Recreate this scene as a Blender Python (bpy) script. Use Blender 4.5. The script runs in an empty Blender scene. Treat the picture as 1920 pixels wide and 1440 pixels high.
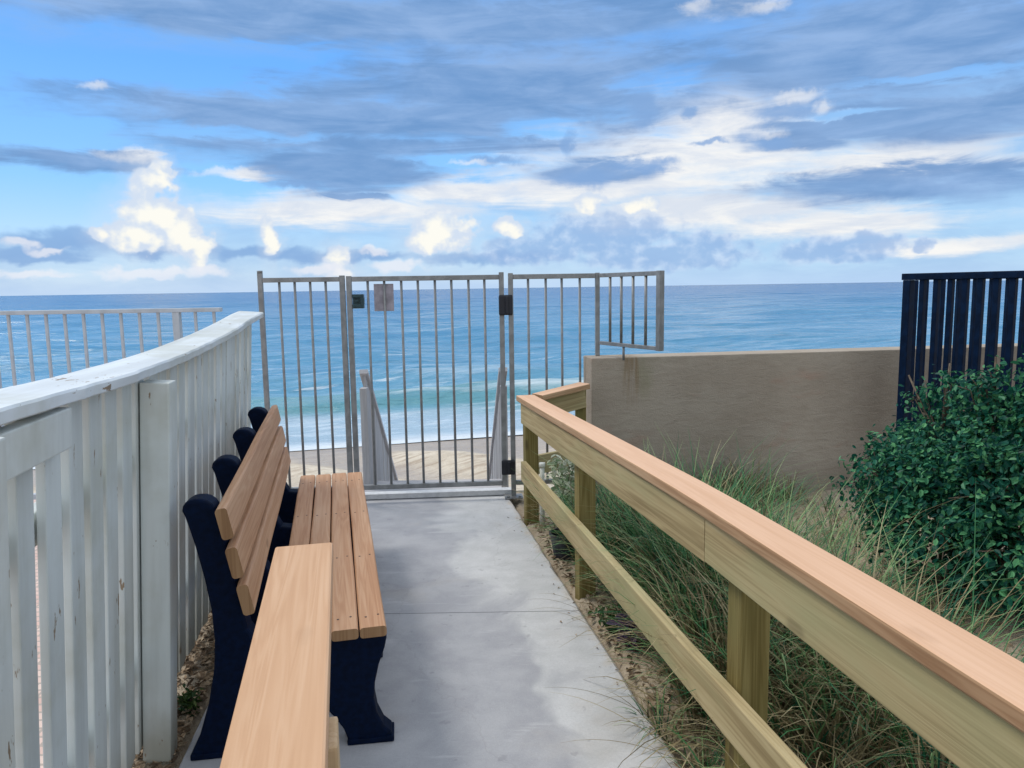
import bpy, bmesh, math, random
import numpy as np
from mathutils import Matrix, Vector, Quaternion
scene = bpy.context.scene
COL = scene.collection
PI = math.pi

# ------------------------------------------------------------------ tagging
def tag(o, label=None, cat=None, group=None, kind=None):
    if label: o['label'] = label
    if cat: o['category'] = cat
    if group: o['group'] = group
    if kind: o['kind'] = kind
    return o

def empty(name, loc, rz=0.0):
    o = bpy.data.objects.new(name, None); COL.objects.link(o)
    o.empty_display_size = 0.1
    o.location = loc; o.rotation_euler = (0, 0, rz)
    return o

def wm(o):
    return Matrix.Translation(o.location) @ o.rotation_euler.to_matrix().to_4x4()

# ------------------------------------------------------------------ mesh builder
class MB:
    def __init__(self): self.bm = bmesh.new()
    def box(self, x0, x1, y0, y1, z0, z1, bevel=0.0, M=None):
        b = bmesh.new()
        bmesh.ops.create_cube(b, size=1.0)
        for v in b.verts:
            v.co = Vector(((x0 + x1) / 2 + v.co.x * (x1 - x0), (y0 + y1) / 2 + v.co.y * (y1 - y0), (z0 + z1) / 2 + v.co.z * (z1 - z0)))
        if bevel > 0:
            bmesh.ops.bevel(b, geom=b.edges[:], offset=bevel, segments=2, affect='EDGES', profile=0.6)
        self._merge(b, M)
    def prism(self, prof, y0, y1, bevel=0.0, M=None):
        """profile in (x,z), extruded along y"""
        b = bmesh.new()
        vs = [b.verts.new((p[0], y0, p[1])) for p in prof]
        f = b.faces.new(vs)
        r = bmesh.ops.extrude_face_region(b, geom=[f])
        for v in [g for g in r['geom'] if isinstance(g, bmesh.types.BMVert)]: v.co.y = y1
        bmesh.ops.recalc_face_normals(b, faces=b.faces[:])
        if bevel > 0:
            ed = [e for e in b.edges if abs(e.verts[0].co.y - e.verts[1].co.y) < 1e-6]
            bmesh.ops.bevel(b, geom=ed, offset=bevel, segments=2, affect='EDGES', profile=0.5, clamp_overlap=True)
        self._merge(b, M)
    def tube(self, pts, r, n=8, M=None, taper=1.0):
        b = bmesh.new(); rings = []
        pts = [Vector(p) for p in pts]; k = len(pts)
        for i, p in enumerate(pts):
            t = (pts[min(i + 1, k - 1)] - pts[max(i - 1, 0)]).normalized()
            a = t.orthogonal().normalized() if i == 0 else (rings_a - t * rings_a.dot(t)).normalized()
            rings_a = a
            c = t.cross(a); rr = r * (1 + (taper - 1) * i / max(1, k - 1))
            rings.append([b.verts.new(p + (a * math.cos(2 * PI * j / n) + c * math.sin(2 * PI * j / n)) * rr) for j in range(n)])
        for i in range(k - 1):
            for j in range(n):
                b.faces.new((rings[i][j], rings[i][(j + 1) % n], rings[i + 1][(j + 1) % n], rings[i + 1][j]))
        b.faces.new(rings[0][::-1]); b.faces.new(rings[-1])
        for f in b.faces: f.smooth = len(f.verts) == 4
        self._merge(b, M)
    def _merge(self, b, M=None):
        if M is not None: bmesh.ops.transform(b, matrix=M, verts=b.verts[:])
        me = bpy.data.meshes.new('tmp'); b.to_mesh(me); b.free()
        self.bm.from_mesh(me); bpy.data.meshes.remove(me)
    def build(self, name, mat, parent=None, M=None):
        me = bpy.data.meshes.new(name); self.bm.to_mesh(me); self.bm.free()
        return link(name, me, mat, parent, M)

def link(name, me, mat, parent=None, M=None):
    o = bpy.data.objects.new(name, me); COL.objects.link(o)
    if mat: me.materials.append(mat)
    M = M or Matrix.Identity(4)
    if parent is not None:
        o.parent = parent
        o.matrix_basis = wm(parent).inverted() @ M
    else:
        o.matrix_basis = M
    return o

def raw(name, verts, faces, mat, parent=None, smooth=False, M=None):
    me = bpy.data.meshes.new(name); me.from_pydata(verts, [], faces); me.update()
    if smooth: me.polygons.foreach_set('use_smooth', [True] * len(me.polygons))
    return link(name, me, mat, parent, M)

def frame(p0, p1, up=(0, 0, 1)):
    """matrix with X from p0 to p1, Z close to up, origin at p0"""
    p0, p1 = Vector(p0), Vector(p1)
    x = (p1 - p0).normalized(); z = Vector(up); y = z.cross(x).normalized(); z = x.cross(y)
    m = Matrix((x, y, z)).transposed().to_4x4(); m.translation = p0
    return m

def board(name, p0, p1, w, t, mat, parent, up=(0, 0, 1), bevel=.004, warp=0.0, seed=0, edge=None):
    """plank along p0->p1 (p0/p1 on the axis, centre), width w across, thickness t along up; slight warp"""
    p0, p1 = Vector(p0), Vector(p1); L = (p1 - p0).length
    n = max(2, int(L / 0.12)); rnd = random.Random(seed)
    b = bmesh.new()
    bv = bevel
    sec = [(-w/2+bv, -t/2), (w/2-bv, -t/2), (w/2-bv*.3, -t/2+bv*.3), (w/2, -t/2+bv), (w/2, t/2-bv), (w/2-bv*.3, t/2-bv*.3), (w/2-bv, t/2), (-w/2+bv, t/2), (-w/2+bv*.3, t/2-bv*.3), (-w/2, t/2-bv), (-w/2, -t/2+bv), (-w/2+bv*.3, -t/2+bv*.3)]
    ph = [rnd.uniform(0, 6.28) for _ in range(4)]
    rings = []
    for i in range(n + 1):
        s = i / n
        dy = warp * (math.sin(s * 5 + ph[0]) + .5 * math.sin(s * 11 + ph[1])); dz = warp * .6 * (math.sin(s * 4 + ph[2]) + .5 * math.sin(s * 9 + ph[3]))
        dy -= warp * ((1 - s) * (math.sin(ph[0]) + .5 * math.sin(ph[1])) + s * (math.sin(5 + ph[0]) + .5 * math.sin(11 + ph[1])))
        rings.append([b.verts.new((s * L, y + dy, z + dz)) for (y, z) in sec])
    m = len(sec)
    for i in range(n):
        for j in range(m):
            b.faces.new((rings[i][j], rings[i + 1][j], rings[i + 1][(j + 1) % m], rings[i][(j + 1) % m]))
    b.faces.new(rings[0]); b.faces.new(rings[-1][::-1])
    bmesh.ops.recalc_face_normals(b, faces=b.faces[:])
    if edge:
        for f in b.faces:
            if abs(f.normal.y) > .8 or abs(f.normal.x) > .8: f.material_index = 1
    me = bpy.data.meshes.new(name); b.to_mesh(me); b.free()
    o = link(name, me, mat, parent, frame(p0, p1, up))
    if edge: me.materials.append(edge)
    return o

# ------------------------------------------------------------------ node expression helper
class S:
    def __init__(s, t, sock): s.t = t; s.k = sock
    def _m(s, op, *a, clamp=False):
        n = s.t.nodes.new('ShaderNodeMath'); n.operation = op; n.use_clamp = clamp
        for i, v in enumerate((s,) + a):
            if isinstance(v, S): s.t.links.new(v.k, n.inputs[i])
            else: n.inputs[i].default_value = v
        return S(s.t, n.outputs[0])
    def __add__(s, o): return s._m('ADD', o)
    __radd__ = __add__
    def __mul__(s, o): return s._m('MULTIPLY', o)
    __rmul__ = __mul__
    def __sub__(s, o): return s._m('SUBTRACT', o)
    def __rsub__(s, o): return (s * -1.0) + o
    def __truediv__(s, o): return s._m('DIVIDE', o)
    def min(s, o): return s._m('MINIMUM', o)
    def max(s, o): return s._m('MAXIMUM', o)
    def pow(s, o): return s._m('POWER', o)
    def abs(s): return s._m('ABSOLUTE')
    def sin(s): return s._m('SINE')
    def clamp(s): return s._m('ADD', 0.0, clamp=True)
    def sstep(s, a, b):
        n = s.t.nodes.new('ShaderNodeMapRange'); n.interpolation_type = 'SMOOTHSTEP'
        s.t.links.new(s.k, n.inputs[0])
        if a > b:
            n.inputs[1].default_value = b; n.inputs[2].default_value = a; n.inputs[3].default_value = 1; n.inputs[4].default_value = 0
        else:
            n.inputs[1].default_value = a; n.inputs[2].default_value = b
        return S(s.t, n.outputs[0])

def lk(t, v, inp):
    if isinstance(v, S): t.links.new(v.k, inp)
    elif isinstance(v, (tuple, list)) and len(v) == 3 and inp.type == 'RGBA': inp.default_value = (*v, 1)
    else: inp.default_value = v

def mixc(t, f, a, b, mode='MIX'):
    n = t.nodes.new('ShaderNodeMix'); n.data_type = 'RGBA'; n.blend_type = mode
    lk(t, f, n.inputs[0]); lk(t, a, n.inputs[6]); lk(t, b, n.inputs[7])
    return S(t, n.outputs[2])

def noise(t, vec, scale, detail=4, rough=.55, dist=0.0, lac=2.0):
    n = t.nodes.new('ShaderNodeTexNoise'); lk(t, vec, n.inputs['Vector'])
    n.inputs['Scale'].default_value = scale; n.inputs['Detail'].default_value = detail
    n.inputs['Roughness'].default_value = rough; n.inputs['Distortion'].default_value = dist; n.inputs['Lacunarity'].default_value = lac
    return S(t, n.outputs[0])

def vor(t, vec, scale, out=0, feature='F1'):
    n = t.nodes.new('ShaderNodeTexVoronoi'); n.feature = feature; lk(t, vec, n.inputs['Vector']); n.inputs['Scale'].default_value = scale
    return S(t, n.outputs[out])

def mapv(t, vec, scale=(1, 1, 1), loc=(0, 0, 0), rot=(0, 0, 0)):
    n = t.nodes.new('ShaderNodeMapping'); lk(t, vec, n.inputs[0])
    n.inputs['Scale'].default_value = scale; n.inputs['Location'].default_value = loc; n.inputs['Rotation'].default_value = rot
    return S(t, n.outputs[0])

def ramp(t, f, stops):
    n = t.nodes.new('ShaderNodeValToRGB'); lk(t, f, n.inputs[0]); e = n.color_ramp.elements
    while len(e) < len(stops): e.new(0.5)
    for i, (p, c) in enumerate(stops): e[i].position = p; e[i].color = (*c, 1)
    return S(t, n.outputs[0])

def sep(t, v):
    n = t.nodes.new('ShaderNodeSeparateXYZ'); lk(t, v, n.inputs[0]); return [S(t, n.outputs[i]) for i in range(3)]
def comb(t, x, y, z):
    n = t.nodes.new('ShaderNodeCombineXYZ')
    for i, v in enumerate((x, y, z)): lk(t, v, n.inputs[i])
    return S(t, n.outputs[0])

def mat(name):
    m = bpy.data.materials.new(name); m.use_nodes = True; t = m.node_tree
    p = t.nodes['Principled BSDF']
    tc = t.nodes.new('ShaderNodeTexCoord')
    return m, t, p, S(t, tc.outputs['Object'])

def setp(t, p, **kw):
    names = dict(col='Base Color', rough='Roughness', metal='Metallic', spec='Specular IOR Level', ior='IOR', trans='Transmission Weight', sub='Subsurface Weight')
    for k, v in kw.items(): lk(t, v, p.inputs[names[k]])

def bump(t, p, h, strength, dist=0.01, inp='Normal'):
    n = t.nodes.new('ShaderNodeBump'); lk(t, h, n.inputs['Height']); n.inputs['Strength'].default_value = strength; n.inputs['Distance'].default_value = dist
    t.links.new(n.outputs[0], p.inputs[inp]); return n

def objrand(t, vec, amt=20.0):
    oi = t.nodes.new('ShaderNodeObjectInfo'); r = S(t, oi.outputs['Random'])
    n = t.nodes.new('ShaderNodeVectorMath'); n.operation = 'ADD'; lk(t, vec, n.inputs[0])
    lk(t, comb(t, r * amt, r * (amt * .7), r * (amt * 1.3)), n.inputs[1])
    return S(t, n.outputs[0])

def geo(t, out):
    n = t.nodes.new('ShaderNodeNewGeometry'); return S(t, n.outputs[out])

# ------------------------------------------------------------------ materials
def wood(name, dark, mid, light, rough=.7, knots=.0, knotc=(.1, .05, .02), green=None, axis=0, grain=1.0):
    m, t, p, oc = mat(name)
    v = objrand(t, oc)
    s1 = [11, 11, 11]; s1[axis] = .7
    s2 = [130, 130, 130]; s2[axis] = 2.5
    s3 = [26, 26, 26]; s3[axis] = .9
    big = noise(t, mapv(t, v, tuple(s1)), 1.0, 3, .5, .8)
    rings = (noise(t, mapv(t, v, tuple(s3)), 1.0, 2, .5, 1.4) * 26.0).sin() * .5 + .5
    fine = noise(t, mapv(t, v, tuple(s2)), 1.0, 3, .6)
    f = (big * .75 + rings * (.2 * grain) + fine * (.35 * grain) - (.15 * grain)).clamp()
    c = ramp(t, f, [(.15, dark), (.5, mid), (.82, light)])
    if green:
        s4 = [2.2, 2.2, 2.2]; s4[axis] = .6
        g = noise(t, mapv(t, v, tuple(s4)), 1.6, 3, .6).sstep(.42, .68)
        c = mixc(t, g * .75, c, green)
    if knots > 0:
        s5 = [6.5, 6.5, 6.5]; s5[axis] = 2.4
        k = vor(t, mapv(t, v, tuple(s5)), 1.0) + noise(t, mapv(t, v, (20, 20, 20)), 1.0, 2) * .10
        c = mixc(t, k.sstep(.19, .09) * knots, c, knotc)
    setp(t, p, col=c, rough=rough, spec=.25)
    bump(t, p, fine * .6 + rings * .3, .25, .002)
    return m

M_CEDAR = wood('bench_wood', (.40, .235, .155), (.53, .335, .235), (.64, .43, .32), .62, .5, (.16, .08, .045))
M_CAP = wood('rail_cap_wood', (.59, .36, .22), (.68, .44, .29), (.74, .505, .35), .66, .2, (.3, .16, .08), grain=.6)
M_TREATED = wood('treated_pine', (.20, .145, .065), (.40, .315, .165), (.53, .445, .26),   .78, .35, (.07, .05, .025), green=(.34, .335, .175))
M_PLANK = wood('handrail_plank', (.45, .25, .135), (.555, .34, .20), (.63, .42, .27), .62, .15, (.3, .17, .09), grain=.9)
M_PLANKV = wood('handrail_post_wood', (.40, .27, .14), (.52, .37, .22), (.62, .46, .30), .65, .2, axis=2)
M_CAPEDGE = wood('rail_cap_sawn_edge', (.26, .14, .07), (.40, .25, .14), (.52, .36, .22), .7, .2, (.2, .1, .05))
M_TREATEDV = wood('treated_pine_posts', (.10, .075, .018), (.19, .15, .05), (.30, .25, .10), .78, .6, (.07, .05, .025), green=(.19, .185, .07), axis=2)
M_GREYWOOD = wood('grey_weathered_wood', (.34, .34, .36), (.46, .46, .48), (.56, .56, .58), .8, .3, (.1, .1, .1))

def m_white_paint(name, axis=2, peel=.58, base=(.64, .69, .68)):
    m, t, p, oc = mat(name)
    v = objrand(t, oc, 9)
    sc = [9, 9, 9]; sc[axis] = .7
    streak = noise(t, mapv(t, v, tuple(sc)), 1.0, 5, .6)
    c = mixc(t, streak.sstep(.35, .7), base, tuple(x * .78 for x in base))
    gr = noise(t, oc, 1.9, 5, .65).sstep(.44, .68)
    c = mixc(t, gr * .5, c, (.40, .41, .33))
    x, y, z = sep(t, oc)
    if axis == 2:   # dirt splashed up the lowest hand-width of the boards
        d = (noise(t, mapv(t, oc, (6, 6, 3)), 1.0, 4, .6) * .6 + (z * -1.1) + .28).sstep(.25, .62)
        c = mixc(t, d * .6, c, (.30, .28, .21))
    sp = [38, 38, 38]; sp[axis] = 11
    pn = noise(t, mapv(t, v, tuple(sp)), 1.0, 4, .65) * .6 + noise(t, oc, 3.1, 3, .6) * .4
    peelm = pn.sstep(peel, peel + .025)
    c = mixc(t, peelm, c, mixc(t, noise(t, oc, 20, 2), (.16, .13, .10), (.34, .25, .16)))
    setp(t, p, col=c, rough=.55, spec=.3)
    bump(t, p, streak * .5 - peelm, .35, .003)
    return m
M_WHITE = m_white_paint('peeling_white_paint', 2, .618)
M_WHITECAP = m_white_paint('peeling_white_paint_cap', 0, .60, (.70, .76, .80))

def simple(name, col, rough=.5, metal=0., var=.15, scale=30, bmp=.1, spec=.5):
    m, t, p, oc = mat(name)
    n = noise(t, oc, scale, 4, .6)
    c = mixc(t, n.sstep(.3, .7), tuple(x * (1 - var) for x in col), tuple(min(1, x * (1 + var)) for x in col))
    setp(t, p, col=c, rough=n * .25 + (rough - .12), metal=metal, spec=spec)
    if bmp: bump(t, p, n, bmp, .002)
    return m
M_NAVY = simple('bench_black_casting', (.001, .006, .024), .6, 0, .3, 45, .25, .10)
M_ALU = simple('dull_aluminium', (.24, .25, .255), .5, .4, .2, 14, .05)
M_ALUWHITE = simple('white_aluminium', (.42, .47, .52), .5, 0, .1, 10, .02)
M_BLKFENCE = simple('black_fence_paint', (.001, .010, .034), .5, 0, .3, 25, .08, .10)
M_HINGE = simple('black_hinge_plastic', (.006, .008, .016), .5, 0, .2, 50, .05)
M_LATCH = simple('latch_casting', (.02, .05, .06), .4, .3, .3, 60, .1)
M_SIGN = simple('sign_back', (.30, .28, .32), .6, 0, .25, 18, .02)
M_THRESH = simple('pale_threshold', (.62, .64, .66), .5, 0, .1, 20, .05)
M_PVC = simple('white_pvc', (.66, .68, .62), .45, 0, .12, 20, .03)
M_POT = simple('dark_pot', (.03, .035, .045), .55, 0, .4, 22, .1)
M_SCREW = simple('screw_heads', (.07, .045, .03), .5, .2, .3, 90, 0)

def m_concrete():
    m, t, p, oc = mat('concrete')
    w = noise(t, oc, 1.1, 3, .5)
    warp = comb(t, w * .5, w * .35, 0.0)
    n = t.nodes.new('ShaderNodeVectorMath'); n.operation = 'ADD'; lk(t, oc, n.inputs[0]); lk(t, warp, n.inputs[1]); v = S(t, n.outputs[0])
    big = noise(t, mapv(t, v, (1.0, .6, 1), (3.1, 1.7, 0)), 1.25, 5, .55, .5)
    x, y, z = sep(t, v)
    # the scoured pale half lies to the right of a wandering edge down the walk
    edge = (x + y * .26 - 1.12) * .9 + (big - .5) * 1.3
    pale = edge.sstep(-.03, .10)
    mid = noise(t, v, 5, 5, .65)
    fine = noise(t, oc, 90, 3, .6)
    grey = mixc(t, mid.sstep(.3, .7), (.325, .335, .365), (.41, .42, .445))
    lite = mixc(t, mid.sstep(.3, .75), (.48, .495, .50), (.60, .61, .62))
    c = mixc(t, pale * .95, grey, lite)
    tan = noise(t, mapv(t, oc, (1, 1, 1), (9, 4, 0)), 2.2, 4, .6).sstep(.55, .75)
    c = mixc(t, tan * .35, c, (.45, .41, .36))
    scuff = noise(t, mapv(t, oc, (2.5, 14, 1), (0, 0, 0), (0, 0, .15)), 1.0, 4, .6).sstep(.60, .70)
    c = mixc(t, scuff * .35, c, (.58, .59, .61))
    spots = noise(t, oc, 13, 3, .5).sstep(.66, .72)
    c = mixc(t, spots * .35, c, (.19, .19, .21))
    ox, oy, oz = sep(t, oc)
    er = (oy * -.176 + .966) - ox
    sand = (er * -7.0 + noise(t, oc, 9, 5, .65) * 1.5).sstep(.35, .85)
    c = mixc(t, sand * .7, c, (.50, .44, .35))
    grit = noise(t, oc, 260, 2, .5)
    c = mixc(t, grit.sstep(.60, .72) * .35, c, (.17, .17, .18))
    c = mixc(t, grit.sstep(.40, .30) * .25, c, (.72, .72, .72))
    crv = vor(t, comb(t, ox * .55 + (noise(t, oc, 3, 4, .6) - .5) * .22, oy * .4 + (noise(t, mapv(t, oc, (1, 1, 1), (5, 5, 5)), 3, 4, .6) - .5) * .22, 0.0), 1.0, 0, 'DISTANCE_TO_EDGE')
    c = mixc(t, crv.sstep(.003, .0) * .16, c, (.17, .165, .16))
    c = mixc(t, fine.sstep(.2, .8) * .22, c, (.27, .27, .29))
    setp(t, p, col=c, rough=.78, spec=.3)
    bump(t, p, fine * .5 + mid * .6, .25, .004)
    return m
M_CONC = m_concrete()

def m_soil():
    m, t, p, oc = mat('sandy_soil')
    a = noise(t, oc, 3, 5, .6); b = noise(t, oc, 45, 4, .7); v = vor(t, oc, 60)
    c = mixc(t, a.sstep(.35, .65), (.34, .28, .21), (.48, .41, .31))
    c = mixc(t, b.sstep(.48, .72) * .6, c, (.20, .155, .11))
    c = mixc(t, v.sstep(.25, .1) * .5, c, (.42, .36, .28))
    setp(t, p, col=c, rough=.95, spec=.1)
    bump(t, p, b + a, .8, .02)
    return m
M_SOIL = m_soil()

def m_paver():
    m, t, p, oc = mat('pink_pavers')
    n = t.nodes.new('ShaderNodeTexBrick'); lk(t, oc, n.inputs['Vector'])
    n.inputs['Color1'].default_value = (.60, .42, .37, 1); n.inputs['Color2'].default_value = (.70, .56, .50, 1); n.inputs['Mortar'].default_value = (.42, .36, .32, 1)
    n.inputs['Scale'].default_value = 4.5; n.inputs['Mortar Size'].default_value = .03
    setp(t, p, col=S(t, n.outputs[0]), rough=.85)
    return m
M_PAVER = m_paver()

def m_sand():
    m, t, p, oc = mat('beach_sand')
    x, y, z = sep(t, oc)
    a = noise(t, mapv(t, oc, (.35, .8, 1)), 1.0, 5, .6); b = noise(t, oc, 4.0, 4, .6); f = noise(t, oc, 60, 3, .6)
    c = mixc(t, a.sstep(.35, .65), (.50, .44, .35), (.62, .56, .46))
    foot = noise(t, mapv(t, oc, (.9, 7.5, 1)), 1.0, 4, .6)
    c = mixc(t, b.sstep(.45, .65) * .4, c, (.42, .36, .28))
    c = mixc(t, foot.sstep(.50, .64) * .55, c, (.30, .22, .155))
    wet = ((z + 1.93) + (a - .5) * .16).sstep(.16, -.03)
    c = mixc(t, wet * .75, c, (.34, .29, .25))
    setp(t, p, col=c, rough=wet * -.55 + .92, spec=.35)
    bump(t, p, b * 1.0 + a * .6 + f * .1, .9, .08)
    return m
M_SAND = m_sand()

def m_stucco():
    m, t, p, oc = mat('tan_stucco')
    big = noise(t, mapv(t, oc, (.9, .9, 1.4)), 1.3, 5, .6)
    st = noise(t, mapv(t, oc, (7, 7, 24)), 1.0, 5, .65, .6)
    fine = noise(t, oc, 120, 3, .6)
    c = mixc(t, big.sstep(.3, .7), (.36, .305, .245), (.43, .38, .315))
    c = mixc(t, st.sstep(.42, .72) * .45, c, (.30, .255, .205))
    base_d = noise(t, mapv(t, oc, (1.5, 1.5, 1)), 1.4, 4, .6)
    c = mixc(t, (sep(t, oc)[2] * -1.6 + base_d * .9).sstep(.0, .45) * .45, c, (.24, .21, .17))
    red = noise(t, mapv(t, oc, (2, 2, 5), (4, 2, 1)), 1.2, 3, .5).sstep(.62, .75)
    c = mixc(t, red * .35, c, (.40, .24, .18))
    grn = noise(t, mapv(t, oc, (2.5, 2.5, 1.1), (1, 7, 3)), 1.3, 4, .5).sstep(.55, .75)
    x, y, z = sep(t, oc)
    left = x.sstep(1.0, .0)
    c = mixc(t, grn * left * .6, c, (.20, .22, .10))
    # rust runs down from the steel foot
    rx = ((x - .285) / .055); r2 = ((x - .345) / .02)
    wob = noise(t, mapv(t, oc, (60, 60, 3)), 1.0, 2, .5)
    rust = (rx * rx).sstep(1.0, .1).max((r2 * r2).sstep(1.0, .2)) * z.sstep(.62, 1.05) * wob.sstep(.35, .6)
    c = mixc(t, rust * .6, c, (.22, .14, .06))
    setp(t, p, col=c, rough=.92, spec=.15)
    bump(t, p, st * .9 + fine * .5 + big * .6 + noise(t, oc, 30, 4, .6) * .5, .5, .014)
    return m
M_STUCCO = m_stucco()

def m_leaf(name, c1, c2, c3, rough=.4, spec=.5, trans=.25):
    m, t, p, oc = mat(name)
    r = geo(t, 'Random Per Island')
    c = ramp(t, r, [(0.0, c1), (.55, c2), (1.0, c3)])
    setp(t, p, col=c, rough=rough, spec=spec)
    tr = t.nodes.new('ShaderNodeBsdfTranslucent'); lk(t, c, tr.inputs[0])
    mx = t.nodes.new('ShaderNodeMixShader'); mx.inputs[0].default_value = trans
    t.links.new(p.outputs[0], mx.inputs[1]); t.links.new(tr.outputs[0], mx.inputs[2])
    t.links.new(mx.outputs[0], t.nodes['Material Output'].inputs[0])
    return m
M_LEAF = m_leaf('glossy_leaf', (.002, .04, .035), (.012, .125, .075), (.12, .36, .15), .45, .2, .25)
M_GRASS = m_leaf('grass_blade', (.012, .10, .055), (.06, .22, .07), (.36, .48, .22), .5, .3)
M_DRYGRASS = m_leaf('dry_grass_blade', (.10, .085, .045), (.26, .21, .11), (.48, .42, .25), .6, .25)
M_LITTER = m_leaf('dead_leaf', (.09, .065, .045), (.28, .20, .13), (.52, .42, .30), .8, .15, .1)
M_VARLEAF = m_leaf('white_edged_leaf', (.16, .28, .12), (.66, .70, .54), (.84, .85, .74), .5, .3)
M_PURPLE = m_leaf('purple_leaf', (.05, .03, .07), (.16, .10, .19), (.45, .38, .50), .45, .4)
M_WEED = m_leaf('weed_leaf', (.02, .06, .02), (.05, .11, .03), (.12, .18, .05), .5, .3)
M_BARK = simple('grey_bark', (.12, .095, .07), .85, 0, .35, 30, .5, .2)

# ------------------------------------------------------------------ SETTING
# path runs along +Y, drifting left .18 per metre; gate and wall cross it
def px_right(y): return .083 + .176 * (5.015 - y)
def px_left(y): return -1.19 - .14 * (y - 2.55)
# walkway: two slabs with an open joint, in one mesh
wk = MB()
for (ya, yb) in ((-3.0, 3.6055), (3.611, 5.98)):
    n = 24; prof = []
    b = bmesh.new(); rnd = random.Random(3)
    top = []
    rows = []
    for i in range(n + 1):
        y = ya + (yb - ya) * i / n
        sk = -.008 * 0 + .0
        xl = px_left(y); xr = px_right(y) + rnd.uniform(-.006, .006)
        rows.append([b.verts.new((xl + .012, y, -.008)), b.verts.new((xl + .02, y, 0)), b.verts.new((xr - .014, y, 0)), b.verts.new((xr - .003, y, -.008)), b.verts.new((xr, y, -.03)), b.verts.new((xr + .01, y, -.16)), b.verts.new((xl, y, -.16))])
    for i in range(n):
        for j in range(7):
            b.faces.new((rows[i][j], rows[i][(j + 1) % 7], rows[i + 1][(j + 1) % 7], rows[i + 1][j]))
    b.faces.new(rows[0][::-1]); b.faces.new(rows[-1])
    bmesh.ops.recalc_face_normals(b, faces=b.faces[:])
    wk._merge(b)
tag(wk.build('walkway', M_CONC), kind='structure')

# upper ground sheet (planting bed and soil), a dropped lip toward the beach
def soil_h(x, y):
    h = -.035 + .02 * math.sin(x * 3.1 + y * 1.7) + .015 * math.sin(x * 7.3 - y * 5.1)
    if px_left(y) - .02 < x < px_right(y) + .02: h = -.10
    elif x < px_left(y): h = -.028 + .008 * math.sin(y * 9 + x * 20)
    else:
        h += min(.03, (x - px_right(y)) * .05)
    return h
xs = np.concatenate([[-300, -60, -20, -8, -4.5], np.arange(-2.6, 5.0, .06), [6, 9, 20, 60, 300]])
ys = np.concatenate([[-300, -60, -15, -5], np.arange(-1.5, 6.02, .06), ])
V = []; Fc = []
for y in ys:
    for x in xs: V.append((x, y, soil_h(x, y) if -4.5 < x < 5 and y > -2 else -.04))
for x in xs: V.append((x, ys[-1] + .02, -2.6))
nx = len(xs)
for j in range(len(ys)):
    for i in range(nx - 1):
        a = j * nx + i; Fc.append((a, a + 1, a + nx + 1, a + nx))
tag(raw('ground', V, Fc, M_SOIL, smooth=True), kind='structure')

# neighbour's pink paved terrace behind the white fence
def fx(y): return -1.32 - .18 * (y - 2.46)     # fence plane
V = [(fx(-2) - .12, -2, -.012), (fx(5.9) - .12, 5.9, -.012), (-9, 5.9, -.012), (-9, -2, -.012)]
tag(raw('paved_terrace', V, [(0, 1, 2, 3)], M_PAVER), kind='structure')

# shoreline frame: origin on waterline, T along the shore, Sdir seaward
SH0 = Vector((-3.4, 17.85, 0)); ang = math.radians(15.7)
T = Vector((math.cos(ang), math.sin(ang), 0)); SD = Vector((-math.sin(ang), math.cos(ang), 0))
SHM = Matrix((T, SD, Vector((0, 0, 1)))).transposed().to_4x4(); SHM.translation = SH0
SEA = -2.0
def sand_z(s):   # s: metres seaward of the waterline
    if s < -2: return SEA + .10 + min(.40, (-2 - s) * .045)
    return SEA - s * .05
tv = np.concatenate([[-3000, -400, -100, -50], np.arange(-28, 40, .4), [60, 120, 400, 3000]])
sv = np.concatenate([np.arange(-18, 1.2, .25), [2, 4, 8]])
rnd = random.Random(5)
V = []; Fc = []
hum = [(rnd.uniform(.5, 2.6), rnd.uniform(.5, 2.6), rnd.uniform(0, 6.28)) for _ in range(10)]
for s in sv:
    for q in tv:
        h = sand_z(s)
        if s < -1 and abs(q) < 45:
            amp = min(1, (-1 - s) / 2) * .03
            h += amp * sum(math.sin(a * q + b * s + c) for a, b, c in hum)
        V.append((q, s, h))
nt = len(tv)
for j in range(len(sv) - 1):
    for i in range(nt - 1):
        a = j * nt + i; Fc.append((a, a + 1, a + nt + 1, a + nt))
SB = Matrix.Translation((0, 0, 0))
tag(raw('beach', V, Fc, M_SAND, smooth=True, M=SHM), kind='structure')

# sea: one graded sheet from the swash to beyond the horizon
def graded(a, fine_end, d0, growth, far):
    out = [a]; d = d0
    while out[-1] < far:
        if out[-1] > fine_end: d *= growth
        out.append(out[-1] + d)
    return out
s_ax = np.array(graded(-.7, 14, .14, 1.022, 60000))
tp = graded(0, 22, .45, 1.06, 60000)
t_ax = np.array([-x for x in tp[:0:-1]] + tp)
rnd = random.Random(11)
TT, SS = np.meshgrid(t_ax, s_ax)
Z = np.zeros_like(TT)
dsz = np.gradient(s_ax)[:, None]; dtz = np.abs(np.gradient(t_ax))[None, :]
for i in range(26):
    lam = 0.9 * (1.17 ** i); a = .0085 * lam ** .75
    th = rnd.gauss(0, .42); ph = rnd.uniform(0, 6.28); k = 2 * PI / lam
    fade = np.clip(1.4 - 2.6 * np.maximum(dsz, dtz * abs(math.sin(th)) + .0) / lam, 0, 1)
    Z += fade * a * np.sin(k * (SS * math.cos(th) + TT * math.sin(th)) + ph + .9 * np.sin(TT * .11 + i))
shal = np.clip(SS / 7.0, 0.06, 1.0)
Z *= shal
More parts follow.
